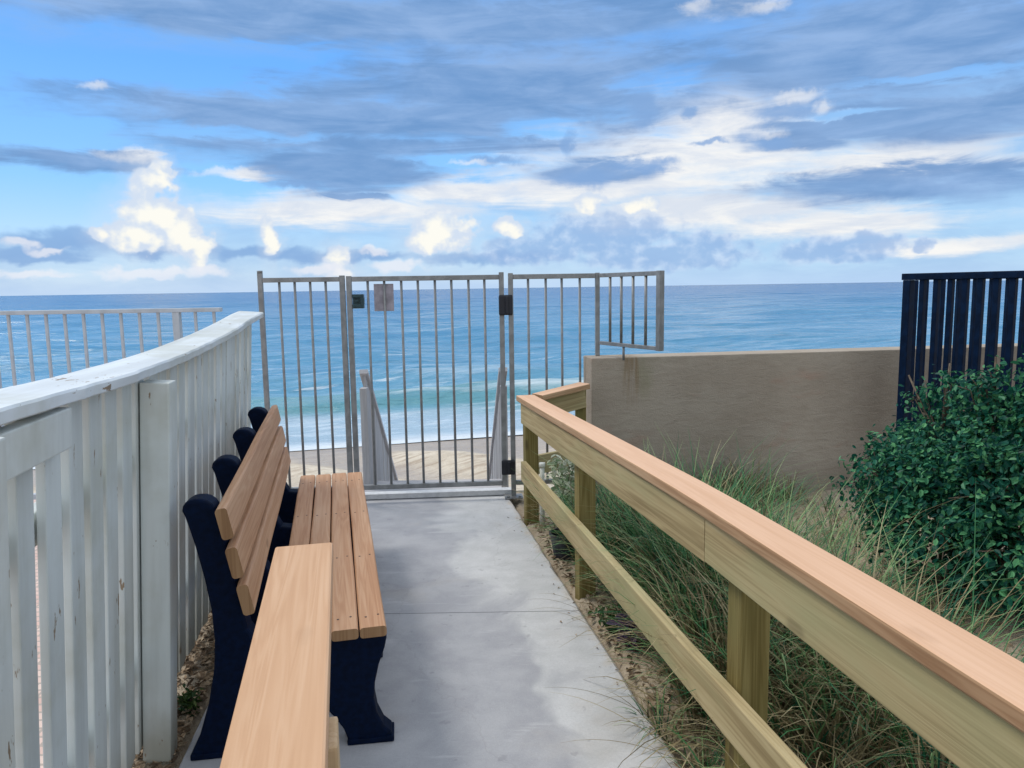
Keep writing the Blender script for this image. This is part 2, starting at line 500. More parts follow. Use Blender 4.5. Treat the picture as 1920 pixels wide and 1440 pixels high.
# the breaking wave: steep face toward the beach
cw = 4.3 + .5 * np.sin(TT * .16 + .6) + .25 * np.sin(TT * .41)
d = SS - cw
Z += .30 * np.where(d < 0, np.exp(-(d / .55) ** 2), np.exp(-(d / 1.9) ** 2)) * (.8 + .2 * np.sin(TT * .23 + 1.1)) * np.exp(-(TT / 55) ** 2)
cw2 = 10.0 + .8 * np.sin(TT * .12 + 2); d = SS - cw2
Z += .26 * np.where(d < 0, np.exp(-(d / .8) ** 2), np.exp(-(d / 2.2) ** 2)) * (.7 + .3 * np.sin(TT * .19)) * np.exp(-(TT / 60) ** 2)
Z += SEA + np.where(SS < 0, -.045 * SS * 1.0, 0) * .9 + .02
nt = len(t_ax); ns = len(s_ax)
V = np.stack([TT, SS, Z], -1).reshape(-1, 3)
idx = np.arange(nt * ns).reshape(ns, nt)
Fq = np.stack([idx[:-1, :-1], idx[:-1, 1:], idx[1:, 1:], idx[1:, :-1]], -1).reshape(-1, 4)
def m_sea():
    m, t, p, oc = mat('sea_water')
    x, y, z = sep(t, oc)
    ly = (y.max(.3))._m('LOGARITHM', 10.0)
    wob = noise(t, mapv(t, oc, (.05, .12, 0)), 1.0, 4, .6)
    wob2 = noise(t, mapv(t, oc, (.012, .05, 0)), 1.0, 4, .6)
    yy = ly + (wob - .5) * .25 + (wob2 - .5) * .35
    c = ramp(t, yy / 4.0, [(0.0, (.14, .35, .46)), (.20, (.13, .335, .47)), (.30, (.085, .28, .45)), (.45, (.055, .225, .40)), (.62, (.035, .15, .33)), (1.0, (.022, .10, .25))])
    # green body of the breaking wave
    milk = (y + (wob - .5) * 1.2).sstep(4.1, 3.2)
    c = mixc(t, milk, c, (.38, .52, .64))
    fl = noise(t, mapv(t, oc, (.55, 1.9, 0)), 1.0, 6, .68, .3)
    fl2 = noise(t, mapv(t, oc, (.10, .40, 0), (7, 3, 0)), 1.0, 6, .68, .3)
    c = mixc(t, (fl * .5 + fl2 * .5).sstep(.50, .66) * y.sstep(500, 40) * y.sstep(3.8, 5) * .55, c, (.36, .53, .68))  # pale streaks: aerated foam plus wave reflections painted into the colour
    c = mixc(t, (fl * .5 + fl2 * .5).sstep(.49, .38) * y.sstep(3.8, 5) * .55, c, (.03, .17, .27))  # shaded wave troughs painted in as darker teal
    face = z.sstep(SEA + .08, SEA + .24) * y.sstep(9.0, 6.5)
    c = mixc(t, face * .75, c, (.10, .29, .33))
    # foam: swash edge, wave crest crumble, patches behind
    fn = noise(t, mapv(t, oc, (.55, 1.6, 0)), 1.3, 5, .65, .6)
    edge = ((y + .55) + (noise(t, mapv(t, oc, (.35, .1, 0)), 1.0, 3, .5) - .5) * 1.6)
    sw = edge.sstep(1.15, .1) * (fn * .7 + .45).clamp() * .95
    streak = noise(t, mapv(t, oc, (.22, 1.5, 0)), 1.0, 5, .62, .4)
    patch = (streak + (fn - .5) * .35).sstep(.585, .70) * y.sstep(34, 8) * y.sstep(5, 6) * .5
    inner = (fn * .6 + streak * .5).sstep(.52, .72) * y.sstep(4.4, 3.4) * .5
    far = noise(t, mapv(t, oc, (.06, .32, 0)), 1.0, 5, .7).sstep(.655, .70) * y.sstep(6, 20) * y.sstep(170, 60) * .4
    crest = (z + (fn - .5) * .55 + (wob - .5) * .5).sstep(SEA + .36, SEA + .66) * y.sstep(13, 9) * .6
    foam = sw.max(patch).max(inner).max(far).max(crest).clamp()
    c = mixc(t, foam, c, (.74, .79, .83))
    setp(t, p, col=c, rough=foam * .6 + .22, spec=.42, ior=1.33)
    r1 = noise(t, mapv(t, oc, (1.0, 2.6, 0)), 1.6, 6, .62)
    r2 = noise(t, mapv(t, oc, (.10, .36, 0)), 1.0, 5, .6)
    r3 = noise(t, mapv(t, oc, (.012, .05, 0)), 1.0, 5, .6)
    near = y.sstep(60, 5)
    h = r1 * near * .16 + r2 * 1.1 + r3 * 5.0
    bump(t, p, h, .8, 1.0)
    return m
M_SEA = m_sea()
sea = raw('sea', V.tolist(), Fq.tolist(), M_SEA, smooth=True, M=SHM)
tag(sea, kind='structure')

# ------------------------------------------------------------------ WHITE FENCE
fd = Vector((-.18, 1, 0)).normalized(); fn_ = Vector((1, .18, 0)).normalized()   # along, toward the walk
def fp(y, off=0.0, z=0.0):
    p = Vector((fx(y), y, z)); return p + fn_ * off
fence = empty('white_picket_fence', fp(2.46))
tag(fence, 'weathered white picket fence with a sagging cap board behind the bench', 'fence')
CZ = [(-1.5, 1.375), (1.0, 1.362), (1.467, 1.357), (1.911, 1.342), (2.80, 1.338), (3.47, 1.36), (4.0, 1.385), (4.4, 1.41), (4.85, 1.445)]
def capz(y):
    for (a, za), (b, zb) in zip(CZ, CZ[1:]):
        if y <= b: return za + (zb - za) * (y - a) / (b - a)
    return CZ[-1][1]
def capzs(y): return sum(capz(y + d) for d in (-.3, -.15, 0, .15, .3)) / 5
# the old fence leans 3.6 degrees toward the walk; frame: X along it, Y away from the walk
MF = frame(fp(2.46), fp(3.46)) @ Matrix.Rotation(math.radians(3.6), 4, 'X')
sc = math.sqrt(1 + .18 ** 2)
def lx(y): return (y - 2.46) * sc
b = bmesh.new(); rnd = random.Random(8); rings = []
e1 = e2 = 0
for i, y in enumerate(np.arange(-.6, 5.0, .05)):
    e1 = .7 * e1 + rnd.uniform(-.0026, .0026); e2 = .7 * e2 + rnd.uniform(-.004, .004)
    z = capzs(y); h = .034
    o0, o1 = -.095 + e2, .062 + e1
    sec = [(o0, 0), (o1 - .004, 0), (o1, .004), (o1 + e1 * .5, h - .006), (o1 - .006, h), (o0 + .006, h + e2 * .4), (o0, h - .006)]
    rings.append([b.verts.new((lx(y), -o, z + q)) for o, q in sec])
for i in range(len(rings) - 1):
    for j in range(7): b.faces.new((rings[i][j], rings[i][(j + 1) % 7], rings[i + 1][(j + 1) % 7], rings[i + 1][j]))
b.faces.new(rings[0]); b.faces.new(rings[-1][::-1])
bmesh.ops.recalc_face_normals(b, faces=b.faces[:])
me = bpy.data.meshes.new('cap_board'); b.to_mesh(me); b.free()
link('cap_board', me, M_WHITECAP, fence, MF)
pk = MB(); rnd = random.Random(21)
starts = [1.597, 1.735, 1.884, 2.027, 2.150, 2.288]
y = 2.288
while y < 4.80: y += .142; starts.append(y)
lo = 1.597; pre = []
while lo > -.5: lo -= .146; pre.append(lo)
starts = pre[::-1] + starts
for i, (a, c) in enumerate(zip(starts, starts[1:])):
    gap = .058 if abs(c - 1.597) < .01 else (.053 if abs(c - 1.735) < .01 else (.049 if abs(c - 1.884) < .01 else rnd.uniform(.030, .046)))
    x0 = lx(a); x1 = lx(c) - gap * sc
    lowr = .03 if rnd.random() < .8 else .07
    zt = min(capzs(a), capzs(c)) - .003
    Mx = Matrix.Translation(((x0 + x1) / 2, rnd.uniform(-.003, .003), 0)) @ Matrix.Rotation(rnd.uniform(-.04, .04), 4, 'Z') @ Matrix.Rotation(rnd.uniform(-.004, .004), 4, 'Y')
    hw = (x1 - x0) / 2
    prof = [(-hw, lowr), (hw, lowr + rnd.uniform(-.02, .02)), (hw, zt), (-hw, zt)]
    pk.prism(prof, -.011, .011, .003, Mx)
pk.build('picket_panel', M_WHITE, fence, MF)
def fpost(y0, y1, ztop, o0, o1, name='post'):
    q = MB(); q.box(lx(y0), lx(y1), -o1, -o0, -.06, ztop, .005); return q.build(name, M_WHITE, fence, MF)
fpost(2.452, 2.545, 1.315, .016, .108)
fpost(1.25, 1.345, 1.352, .016, .104)
fpost(3.95, 4.04, 1.37, -.11, -.016)
q = MB(); q.box(lx(1.347), lx(1.79), -.054, -.016, 1.238, 1.337, .004); q.build('rail', M_WHITE, fence, MF)
for z in (.28, 1.0):
    q = MB(); q.box(lx(-.4), lx(4.82), .0205, .058, z, z + .085, .004); q.build('rail', M_WHITE, fence, MF)

# ------------------------------------------------------------------ BENCH
bz = math.atan2(.2265, .974)
bo = Vector((-.45, 2.512, 0))
bench = empty('park_bench', bo, bz)
tag(bench, 'long bench with tan wooden slats on black cast supports', 'bench')
BM = wm(bench)
LB = 2.31
def slat(q, v, z, w, t, tilt, seed):
    n = 18; rr = random.Random(seed)
    bb = bmesh.new(); bv = .011
    sec = []
    for (sx, sz) in ((-1, -1), (1, -1), (1, 1), (-1, 1)):
        cx, cz = sx * (w / 2 - bv), sz * (t / 2 - bv)
        a0 = math.atan2(sz, sx) - PI / 4
        for k in range(4):
            an = a0 + k * PI / 6; sec.append((cx + bv * math.cos(an), cz + bv * math.sin(an)))
    cs, sn = math.cos(tilt), math.sin(tilt); ph = rr.uniform(0, 6)
    rg = []
    e0 = rr.uniform(-.006, .006)
    for i in range(n + 1):
        u = e0 + (LB - e0) * i / n; wz = .0012 * math.sin(u * 4 + ph)
        rg.append([bb.verts.new((v + a * cs - c * sn + wz, u, z + a * sn + c * cs)) for a, c in sec])
    m = len(sec)
    for i in range(n):
        for j in range(m):
            f = bb.faces.new((rg[i][j], rg[i][(j + 1) % m], rg[i + 1][(j + 1) % m], rg[i + 1][j])); 
    bb.faces.new(rg[0][::-1]); bb.faces.new(rg[-1])
    bmesh.ops.recalc_face_normals(bb, faces=bb.faces[:])
    q._merge(bb)
M_SLATEND = wood('slat_end_grain', (.20, .105, .05), (.31, .18, .09), (.40, .25, .14), .75, .2, axis=2)
def end_grain(o):
    o.data.materials.append(M_SLATEND)
    for f in o.data.polygons:
        if abs(f.normal.y) > .8: f.material_index = 1
# wood grain axis is Y in the bench frame
M_SLAT = wood('bench_slats', (.36, .175, .085), (.485, .275, .155), (.58, .37, .23), .6, .45, (.16, .08, .045), axis=1)
q = MB()
for k in range(4): slat(q, -.0445 - k * .0965, .426 + (.0015 if k % 2 else 0), .0915, .038, .0, 30 + k)
seat = q.build('seat', M_SLAT, bench, BM); end_grain(seat)
q = MB()
for (v, z) in ((-.506, .852), (-.482, .718), (-.458, .585)): slat(q, v, z, .106, .038, math.radians(101), 40 + int(z * 100))
end_grain(q.build('backrest', M_SLAT, bench, BM))
prof = [(-.675, .0), (-.672, .035), (-.645, .09), (-.610, .20), (-.585, .32), (-.577, .42), (-.580, .53), (-.595, .64), (-.618, .76), (-.643, .86),
        (-.652, .882), (-.649, .898), (-.640, .910), (-.626, .918), (-.608, .922), (-.588, .921), (-.570, .915), (-.556, .904), (-.548, .890), (-.543, .875), (-.527, .80), (-.504, .68), (-.483, .56), (-.466, .46), (-.440, .412), (-.40, .4055),
        (-.20, .4055), (-.006, .4055), (.0, .385), (-.008, .35), (-.030, .29), (-.047, .22), (-.051, .165), (-.043, .11), (-.022, .06), (.004, .035), (.010, .012), (.008, 0),
        (-.145, 0), (-.150, .025), (-.162, .06), (-.190, .105), (-.225, .15), (-.27, .18), (-.32, .19), (-.38, .18), (-.43, .15), (-.475, .10), (-.505, .05), (-.515, .0)]
sup_mesh = None
for k, u in enumerate((.02, .66, 1.33, 2.03)):
    if sup_mesh is None:
        q = MB(); q.prism(prof, 0, .082, .009)
        # pad flanges on the feet
        q.box(-.150, .014, -.006, .088, .0015, .022, .004); q.box(-.680, -.510, -.006, .088, .0015, .022, .004)
        sup = q.build('support', M_NAVY, bench, BM @ Matrix.Translation((0, u, 0)) @ Matrix.Rotation(math.radians(-5), 4, 'Z')); sup_mesh = sup.data
    else:
        link('support', sup_mesh, None, bench, BM @ Matrix.Translation((0, u, 0)) @ Matrix.Rotation(math.radians(-5), 4, 'Z'))
scr = None
for u in (.085, .725, 1.405, 2.10):
    for k in range(4):
        for dv in (-.022, .022):
            Ms = BM @ Matrix.Translation((-.0445 - k * .0965 + dv, u + .012 * (dv > 0), .4445 + (.0015 if k % 2 else 0)))
            if scr is None:
                q = MB(); q.tube([(0, 0, -.001), (0, 0, .0018)], .0042, 8); o = q.build('screw', M_SCREW, seat, None); scr = o.data
                o.matrix_basis = Ms if False else BM.inverted() @ Ms
            else:
                o = bpy.data.objects.new('screw', scr); COL.objects.link(o); o.parent = seat; o.matrix_basis = BM.inverted() @ Ms

# ------------------------------------------------------------------ LEFT HANDRAIL (foreground)
lh = empty('timber_handrail', (-.43, 1.1, 0))
tag(lh, 'short tan wooden handrail whose flat cap runs into the foreground beside the bench', 'handrail')
e0 = Vector((-.5355, 1.866, .941)); e1 = Vector((-.333, .955, .941)); dd = (e1 - e0).normalized()
board('cap_board', e0, e0 + dd * 2.6, .143, .038, M_PLANK, lh, warp=.0, seed=3, bevel=.006)
side = Vector((dd.y, -dd.x, 0)) * -1   # toward walk
if side.x < 0: side = -side
pc = e0 + dd * .80 + side * .040
q = MB(); q.box(-.045, .045, -.045, .045, -.06, .9215, .005)
q.build('post', M_PLANKV, lh, Matrix.Translation((pc.x, pc.y, 0)) @ Matrix.Rotation(math.atan2(dd.y, dd.x), 4, 'Z'))
f0 = e0 + dd * .02 - side * .048; 
board('fascia_board', Vector((f0.x, f0.y, .85)), Vector((f0.x, f0.y, .85)) + dd * 2.5, .038, .138, M_TREATED, lh, seed=4)
pc2 = e0 + dd * 2.25 + side * .018
q = MB(); q.box(-.045, .045, -.045, .045, -.06, .9215, .005)
q.build('post', M_TREATEDV, lh, Matrix.Translation((pc2.x, pc2.y, 0)) @ Matrix.Rotation(math.atan2(dd.y, dd.x), 4, 'Z'))

# ------------------------------------------------------------------ RIGHT HANDRAIL
rs = .185
rn = Vector((1, rs, 0)).normalized()
def rp(y, off=0.0, z=0.0):   # y: position along inner cap edge
    p = Vector((.028 + rs * (5.11 - y), y, z)); return p + rn * off
rh = empty('timber_railing', rp(3.0, .1))
tag(rh, 'long two board timber railing with pinkish cap along the right edge of the walk', 'railing')
zt = lambda y: .875 + (.945 - .875) * min(1, (5.11 - y) / 2.75)
JY = 2.33
capw = .128
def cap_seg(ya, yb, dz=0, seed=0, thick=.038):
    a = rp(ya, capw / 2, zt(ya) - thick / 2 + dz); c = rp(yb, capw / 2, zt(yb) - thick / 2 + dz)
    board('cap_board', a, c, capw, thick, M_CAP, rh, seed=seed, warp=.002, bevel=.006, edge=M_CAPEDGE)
ya, yb = 5.115, -.6
za, zb = zt(ya) - .019, zt(yb) - .019
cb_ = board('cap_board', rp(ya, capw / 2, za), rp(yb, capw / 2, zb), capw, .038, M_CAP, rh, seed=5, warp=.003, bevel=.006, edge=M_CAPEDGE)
Lc = (rp(yb, capw / 2, zb) - rp(ya, capw / 2, za)).length
for v in cb_.data.vertices:          # one long board that sags a little toward the gate end
    f_ = v.co.x / Lc; y = ya + (yb - ya) * f_
    v.co.z += sum(zt(min(5.115, y + d)) for d in (-.2, -.1, 0, .1, .2)) / 5 - .019 - (za + (zb - za) * f_)
for (ya, yb, sd) in ((5.04, 2.225, 7), (2.221, -.6, 8)):
    a = rp(ya, .034, zt(ya) - .038 - .073); c = rp(yb, .034, zt(yb) - .042 - .073 )
    board('fascia_board', a, c, .037, .142, M_TREATED, rh, seed=sd, warp=.002)
for (ya, yb, sd) in ((5.06, 1.2, 9), (1.196, -.6, 10)):
    zz = lambda y: .365 + .012 * (5.1 - y) / 4 - (.01 if y < 3 else 0)
    a = rp(ya, .034, zz(ya) - .006); c = rp(yb, .034, zz(yb))
    board('lower_rail', a, c, .037, .135, M_TREATED, rh, seed=sd, warp=.004)
for y in (5.13, 3.80, 2.10, .40):
    w = .09
    pos = rp(y, .0545 + w / 2)
    q = MB(); q.box(-w / 2, w / 2, -w / 2, w / 2, -.08, zt(min(y, 5.1)) - .0435, .006)
    q.build('post', M_TREATEDV, rh, Matrix.Translation(pos) @ Matrix.Rotation(-math.atan(-rs) * 1.0, 4, 'Z'))
# short return from the corner to the wall end
ra = Vector((.172, 5.13, .858)); rb = Vector((.515, 5.35, .905))
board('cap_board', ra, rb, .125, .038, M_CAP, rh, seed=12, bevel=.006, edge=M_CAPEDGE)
board('fascia_board', ra + Vector((-.0, .03, -.092)), rb + Vector((0, .03, -.092)), .037, .14, M_TREATED, rh, seed=13)
board('lower_rail', Vector((.17, 5.21, .37)), Vector((.50, 5.42, .38)), .037, .135, M_TREATED, rh, seed=14)
q = MB(); q.box(.455, .53, 5.385, 5.455, -.08, .88, .005); q.build('post', M_TREATEDV, rh)

# ------------------------------------------------------------------ GATE LINE
def gy(x): return 5.7 + .07 * x
ga = math.atan(.07)
GM = Matrix.Translation((0, 5.7, 0)) @ Matrix.Rotation(ga, 4, 'Z')     # local x ~ world x / cos
gs = 1 / math.cos(ga)
GT, GB = 1.70, .098
def gbox(q, x0, x1, z0, z1, d=.018, bev=.003, yo=0): q.box(x0 * gs, x1 * gs, -d + yo, d + yo, z0, z1, bev)
def bars(parent, xs_, z0, z1, r=.0095, M=GM):
    first = None
    for x in xs_:
        if first is None:
            q = MB(); q.tube([(0, 0, z0), (0, 0, z1)], r, 8)
            o = q.build('bar', M_ALU, parent, M @ Matrix.Translation((x * gs, 0, 0))); first = o.data
        else: link('bar', first, None, parent, M @ Matrix.Translation((x * gs, 0, 0)))
# fixed left panel
lp = empty('fence_panel', (-1.52, gy(-1.52), 0)); tag(lp, 'grey metal fence panel left of the gate ending at the white fence', 'fence')
q = MB(); gbox(q, -1.836, -1.802, -.05, 1.735); q.tube([(-1.819 * gs, 0, 1.735), (-1.819 * gs, 0, 1.752)], .02, 10); q.build('post', M_ALU, lp, GM)
q = MB(); gbox(q, -1.252, -1.214, -.05, 1.71); q.build('post', M_ALU, lp, GM)
q = MB(); gbox(q, -1.801, -1.253, GT - .034, GT, .017); q.build('top_rail', M_ALU, lp, GM)
q = MB(); gbox(q, -1.801, -1.253, GB, GB + .034, .017); q.build('bottom_rail', M_ALU, lp, GM)
bars(lp, (-1.685, -1.575, -1.464, -1.353), GB + .03, GT - .03)
# gate
gt = empty('gate', (-.62, gy(-.62), 0)); tag(gt, 'closed grey metal bar gate at the end of the walk with black hinges', 'gate')
q = MB(); gbox(q, -1.203, -1.165, GB, GT + .005); gbox(q, -.086, -.050, GB, GT + .018)
gbox(q, -1.164, -.087, GT - .036, GT, .017); gbox(q, -1.164, -.087, GB, GB + .036, .017); q.build('frame', M_ALU, gt, GM)
bars(gt, (-1.049, -.929, -.805, -.684, -.559, -.438, -.312, -.194), GB + .03, GT - .03)
for z0, z1 in ((1.40, 1.55), (.185, .30)):
    q = MB(); q.box(-.092, .012, -.047, -.0195, z0, z1, .012); q.box(-.045, -.02, -.062, -.045, z0 + .01, z1 - .01, .007)
    q.build('hinge', M_HINGE, gt, GM)
q = MB(); q.box(-1.163, -1.082, -.035, .03, 1.545, 1.572, .006); q.box(-1.163, -1.082, -.035, .03, 1.468, 1.50, .006)
q.box(-1.105, -1.080, -.033, .028, 1.495, 1.55, .005); q.box(-1.163, -1.106, -.012, .012, 1.499, 1.546, .002); q.box(-1.15, -1.12, -.024, -.011, 1.515, 1.53, .003); q.build('latch', M_LATCH, gt, GM)
q = MB(); q.box(-1.010, -.866, .0125, .0165, 1.445, 1.645, .001); q.box(-.945, -.905, .0105, .0125, 1.48, 1.62, 0)
sg = q.build('sign_plate', M_SIGN, gt, GM); sg['label'] = 'dull grey sign seen from the back'
# threshold strip
q = MB(); q.box(-1.20, -.012, .05, .135, .0035, .045, .006)
tag(q.build('threshold_strip', M_THRESH, None, GM), 'pale metal strip lying on the walk under the gate', 'threshold')
# fixed right panel
rpn = empty('fence_panel', (.33, gy(.33), 0)); tag(rpn, 'grey metal fence panel right of the gate behind the railing corner', 'fence')
q = MB(); gbox(q, -.0175, .0185, .0, GT + .01); q.box(-.07, .07, -.07, .06, .002, .012, .003); q.tube([(-.045, -.045, .012), (-.045, -.045, .022)], .012, 6); q.tube([(.045, -.045, .012), (.045, -.045, .022)], .012, 6); q.build('post', M_ALU, rpn, GM)
q = MB(); gbox(q, .636, .668, 1.082, GT + .004); q.build('post', M_ALU, rpn, GM)
q = MB(); gbox(q, .020, .635, GT - .036, GT, .017); q.build('top_rail', M_ALU, rpn, GM)
q = MB(); gbox(q, .020, .56, GB, GB + .034, .017); q.build('bottom_rail', M_ALU, rpn, GM)
bars(rpn, (.131, .263, .383, .519), GB + .03, GT - .03)
# wing panel swung toward the walk over the wall top
wa = Vector((.668, 5.725, 0)); wb = Vector((1.005, 5.07, 0)); WM = frame(wa, wb); WL = (wb - wa).length
wg = empty('wing_panel', (wa + wb) / 2 + Vector((0, 0, 1.15))); tag(wg, 'small grey bar panel sticking out over the end of the tan wall', 'fence')
q = MB(); q.box(WL - .04, WL, -.02, .02, 1.165, 1.70, .003); q.build('post', M_ALU, wg, WM)
q = MB(); q.box(.012, WL - .041, -.015, .015, 1.668, 1.698, .003); q.build('top_rail', M_ALU, wg, WM)
q = MB(); q.box(.012, WL - .041, -.015, .015, 1.167, 1.193, .003); q.build('bottom_rail', M_ALU, wg, WM)
bars(wg, (.135, .275, .415, .56), 1.19, 1.67, .0105, WM)
q = MB(); q.tube([(.305, 0, 1.07), (.305, 0, 1.17)], .009, 8); q.build('foot', M_ALU, wg, WM)

# ------------------------------------------------------------------ STUCCO WALL
w0 = Vector((.583, 5.53, 0)); wdir = Vector((1, .144, 0)).normalized()
WF = frame(w0, w0 + wdir)
b = bmesh.new(); L = 9.0
q = MB(); q.box(0, L, .0, .25, -.12, 1.08, .008)
# finer front for gentle unevenness
wl = q.build('stucco_wall', M_STUCCO, None, WF); tag(wl, 'low tan stucco wall between the planting bed and the beach', 'wall')

# ------------------------------------------------------------------ BLACK FENCE
bf = empty('dark_fence', (2.55, 5.0, 0)); tag(bf, 'near black metal bar fence rising above the green bush at the right', 'fence')
ca = Vector((2.605, 5.0, 0)); cb = ca + Vector((.45, -.90, 0)).normalized() * 2.6
BM1 = frame(ca, cb); c2 = Vector((2.96, 5.62, 0)); BM2 = frame(c2, c2 + Vector((1, .13, 0)))
def bfrun(Mx, Ln, pitch, first_off, posts):
    q = MB(); q.box(-.036 if Mx is BM1 else .03, Ln, -.028, .028, 1.612, 1.654, .004); q.build('top_rail', M_BLKFENCE, bf, Mx)
    q = MB(); q.box(.02, Ln, -.02, .02, .10, .14, .003); q.build('bottom_rail', M_BLKFENCE, bf, Mx)
    x = first_off; md = None
    while x < Ln:
        if md is None:
            q = MB(); q.box(-.016, .016, -.016, .016, .02, 1.613, .003); o = q.build('baluster', M_BLKFENCE, bf, Mx @ Matrix.Translation((x, 0, 0))); md = o.data
        else: link('baluster', md, None, bf, Mx @ Matrix.Translation((x, 0, 0)))
        x += pitch
    for x in posts:
        q = MB(); q.box(x - .026, x + .026, -.026, .026, -.08, 1.6115, .004); q.build('post', M_BLKFENCE, bf, Mx)
bfrun(BM1, 2.6, .094, .10, (0.0, 1.23, 2.46))
bfrun(BM2, 2.2, .135, .10, (0.0, 1.8))

# ------------------------------------------------------------------ FAR LEFT RAILING
fr = empty('baluster_railing', (-2.9, 5.62, -.02)); tag(fr, 'thin pale baluster railing against the sea beyond the white fence', 'railing')
FM = Matrix.Translation((0, 5.6, 0)) @ Matrix.Rotation(.02, 4, 'Z')
q = MB(); q.box(-6.2, -2.11, -.03, .03, 1.462, 1.492, .005); q.build('top_rail', M_ALUWHITE, fr, FM)
q = MB(); q.box(-6.2, -2.11, -.02, .02, .09, .13, .003); q.build('bottom_rail', M_ALUWHITE, fr, FM)
md = None; x = -2.165; k = 0
while x > -6.1:
    if k in (2, 12, 22):
        q = MB(); q.box(x - .025, x + .025, -.025, .025, -.03, 1.463, .004); q.build('post', M_ALUWHITE, fr, FM)
    elif md is None:
        q = MB(); q.box(-.0095, .0095, -.0095, .0095, .12, 1.463, .002); o = q.build('baluster', M_ALUWHITE, fr, FM @ Matrix.Translation((x, 0, 0))); md = o.data
    else: link('baluster', md, None, fr, FM @ Matrix.Translation((x, 0, 0)))
    x -= .1345; k += 1

# ------------------------------------------------------------------ BEACH STAIRS
stt = empty('beach_stairs', (-.65, 6.1, -.2)); tag(stt, 'grey wooden stairs with board sided handrails going down to the beach behind the gate', 'stairs')
def sp_(side, y):   # side -1 left, +1 right
    return Vector(((-1.20 if side < 0 else -.075) - (.075) * (y - 6.15), y, 0))
slope = -.60
q = MB()
for k in range(9):
    y0 = 6.05 + k * .29; z = -.02 - k * .175
    a = sp_(-1, y0); c = sp_(1, y0)
    q.box(a.x + .03, c.x - .03, y0, y0 + .30, z - .04, z, .004)
q.build('treads', M_GREYWOOD, stt)
M_GREYV = wood('grey_vertical_boards', (.30, .30, .31), (.42, .42, .43), (.52, .52, .53), .8, .3, (.1, .1, .1), axis=2)
for side in (-1, 1):
    y0, y1 = 6.12, 8.75
    pn = MB(); y = y0; kk = 0
    rr = random.Random(31 + side)
    while y < y1:
        ye = min(y + .135, y1); a = sp_(side, y); c = sp_(side, ye)
        za = .93 + slope * (y - y0); zc = .93 + slope * (ye - y0)
        Mx = frame(a, c); Ln = (c - a).length
        o = rr.uniform(-.004, .004)
        pn.prism([(0, za - 1.25), (Ln - .028, zc - 1.25), (Ln - .028, zc - .02), (0, za - .02)], -.012 + o, .012 + o, 0, Mx)
        y = ye
    pn.build('side_panel', M_GREYV, stt)
    a = sp_(side, y0 - .03); c = sp_(side, y1)
    board('handrail', Vector((a.x, a.y, .95)), Vector((c.x, c.y, .95 + slope * (y1 - y0 + .03))), .07, .035, M_GREYWOOD, stt, seed=side + 50)
    for yy in (y0 - .05, y1 - .02):
        a = sp_(side, yy); zt_ = .93 + slope * (yy - y0)
        w_ = .045 if yy > 7 else .028
        q = MB(); q.box(a.x - w_, a.x + w_, yy - .045, yy + .045, zt_ - 1.7 if yy > 7 else -.4, zt_ - (.0 if yy > 7 else .14), .004); q.build('post', M_GREYV, stt)

# ------------------------------------------------------------------ VEGETATION
def blade(V, F, base, az, L, lean, droop, w, segs=6):
    """arching grass blade: starts at elevation (90-lean), bends over by droop"""
    d = Vector((math.cos(az), math.sin(az), 0)); s = Vector((-d.y, d.x, 0))
    p = Vector(base); i0 = len(V); st = L / segs; a = lean
    for k in range(segs + 1):
        ww = w * (1 - (k / segs) ** 2.2) * .5 + .0004
        V.append(tuple(p - s * ww)); V.append(tuple(p + s * ww))
        p = p + (d * math.sin(a) + Vector((0, 0, 1)) * math.cos(a)) * st
        if p.z < -.03: p.z = -.03
        a += droop / segs * (.5 + k / segs)
    for k in range(segs):
        a0 = i0 + 2 * k; F.append((a0, a0 + 1, a0 + 3, a0 + 2))
rnd = random.Random(77)
VG, FG, VD, FD_ = [], [], [], []
def tuft(x, y, n, L, spread=.10, dry=.2, w=.005, droop=(1.0, 2.2), lean=(.05, .6), bias=None):
    for _ in range(n):
        r = spread * math.sqrt(rnd.random()); th = rnd.uniform(0, 2 * PI)
        az = th + rnd.gauss(0, .7) if bias is None or rnd.random() < .5 else rnd.gauss(bias, .7)
        tgt = (VD, FD_) if rnd.random() < dry else (VG, FG)
        bx, by = x + r * math.cos(th), y + r * math.sin(th)
        blade(*tgt, (bx, by, -.04), az, L * rnd.uniform(.6, 1.15), rnd.uniform(*lean), rnd.uniform(*droop), w * rnd.uniform(.6, 1.3))
# dense band just behind the railing
for k in range(78):
    y = rnd.uniform(2.2, 4.55); off = rnd.uniform(.26, 1.0)
    p = rp(y, off)
    tuft(p.x, p.y, 70, rnd.uniform(.45, .72), .13, .28 if y > 3.0 else .62, .0075)
# far end by the corner, lower
for k in range(7):
    p = rp(rnd.uniform(4.45, 5.2), rnd.uniform(.45, .75)); tuft(p.x, p.y, 40, .38, .10, .05, .006)
# tall tussocks showing over the cap
for (y, off, L, n) in ((3.55, .58, .90, 150), (3.72, .72, .88, 130), (3.3, .70, .88, 140), (3.42, .9, .8, 110), (3.05, .72, .84, 120), (3.95, .6, .82, 110), (2.8, .74, .82, 110), (2.55, .8, .80, 100), (4.3, .7, .70, 80), (2.3, .8, .80, 70), (2.05, .75, .80, 60)):
    p = rp(y, off); tuft(p.x, p.y, n, L, .12, .2, .0056, (.7, 1.9), (.02, .5))
# long open stems reaching right
for k in range(70):
    y = rnd.uniform(2.0, 3.4); p = rp(y, rnd.uniform(.55, 1.1))
    tgt = (VD, FD_) if rnd.random() < .45 else (VG, FG)
    blade(*tgt, (p.x, p.y, -.04), rnd.gauss(.4, .9), rnd.uniform(.7, 1.1), rnd.uniform(.35, .9), rnd.uniform(.4, 1.3), .005, 8)
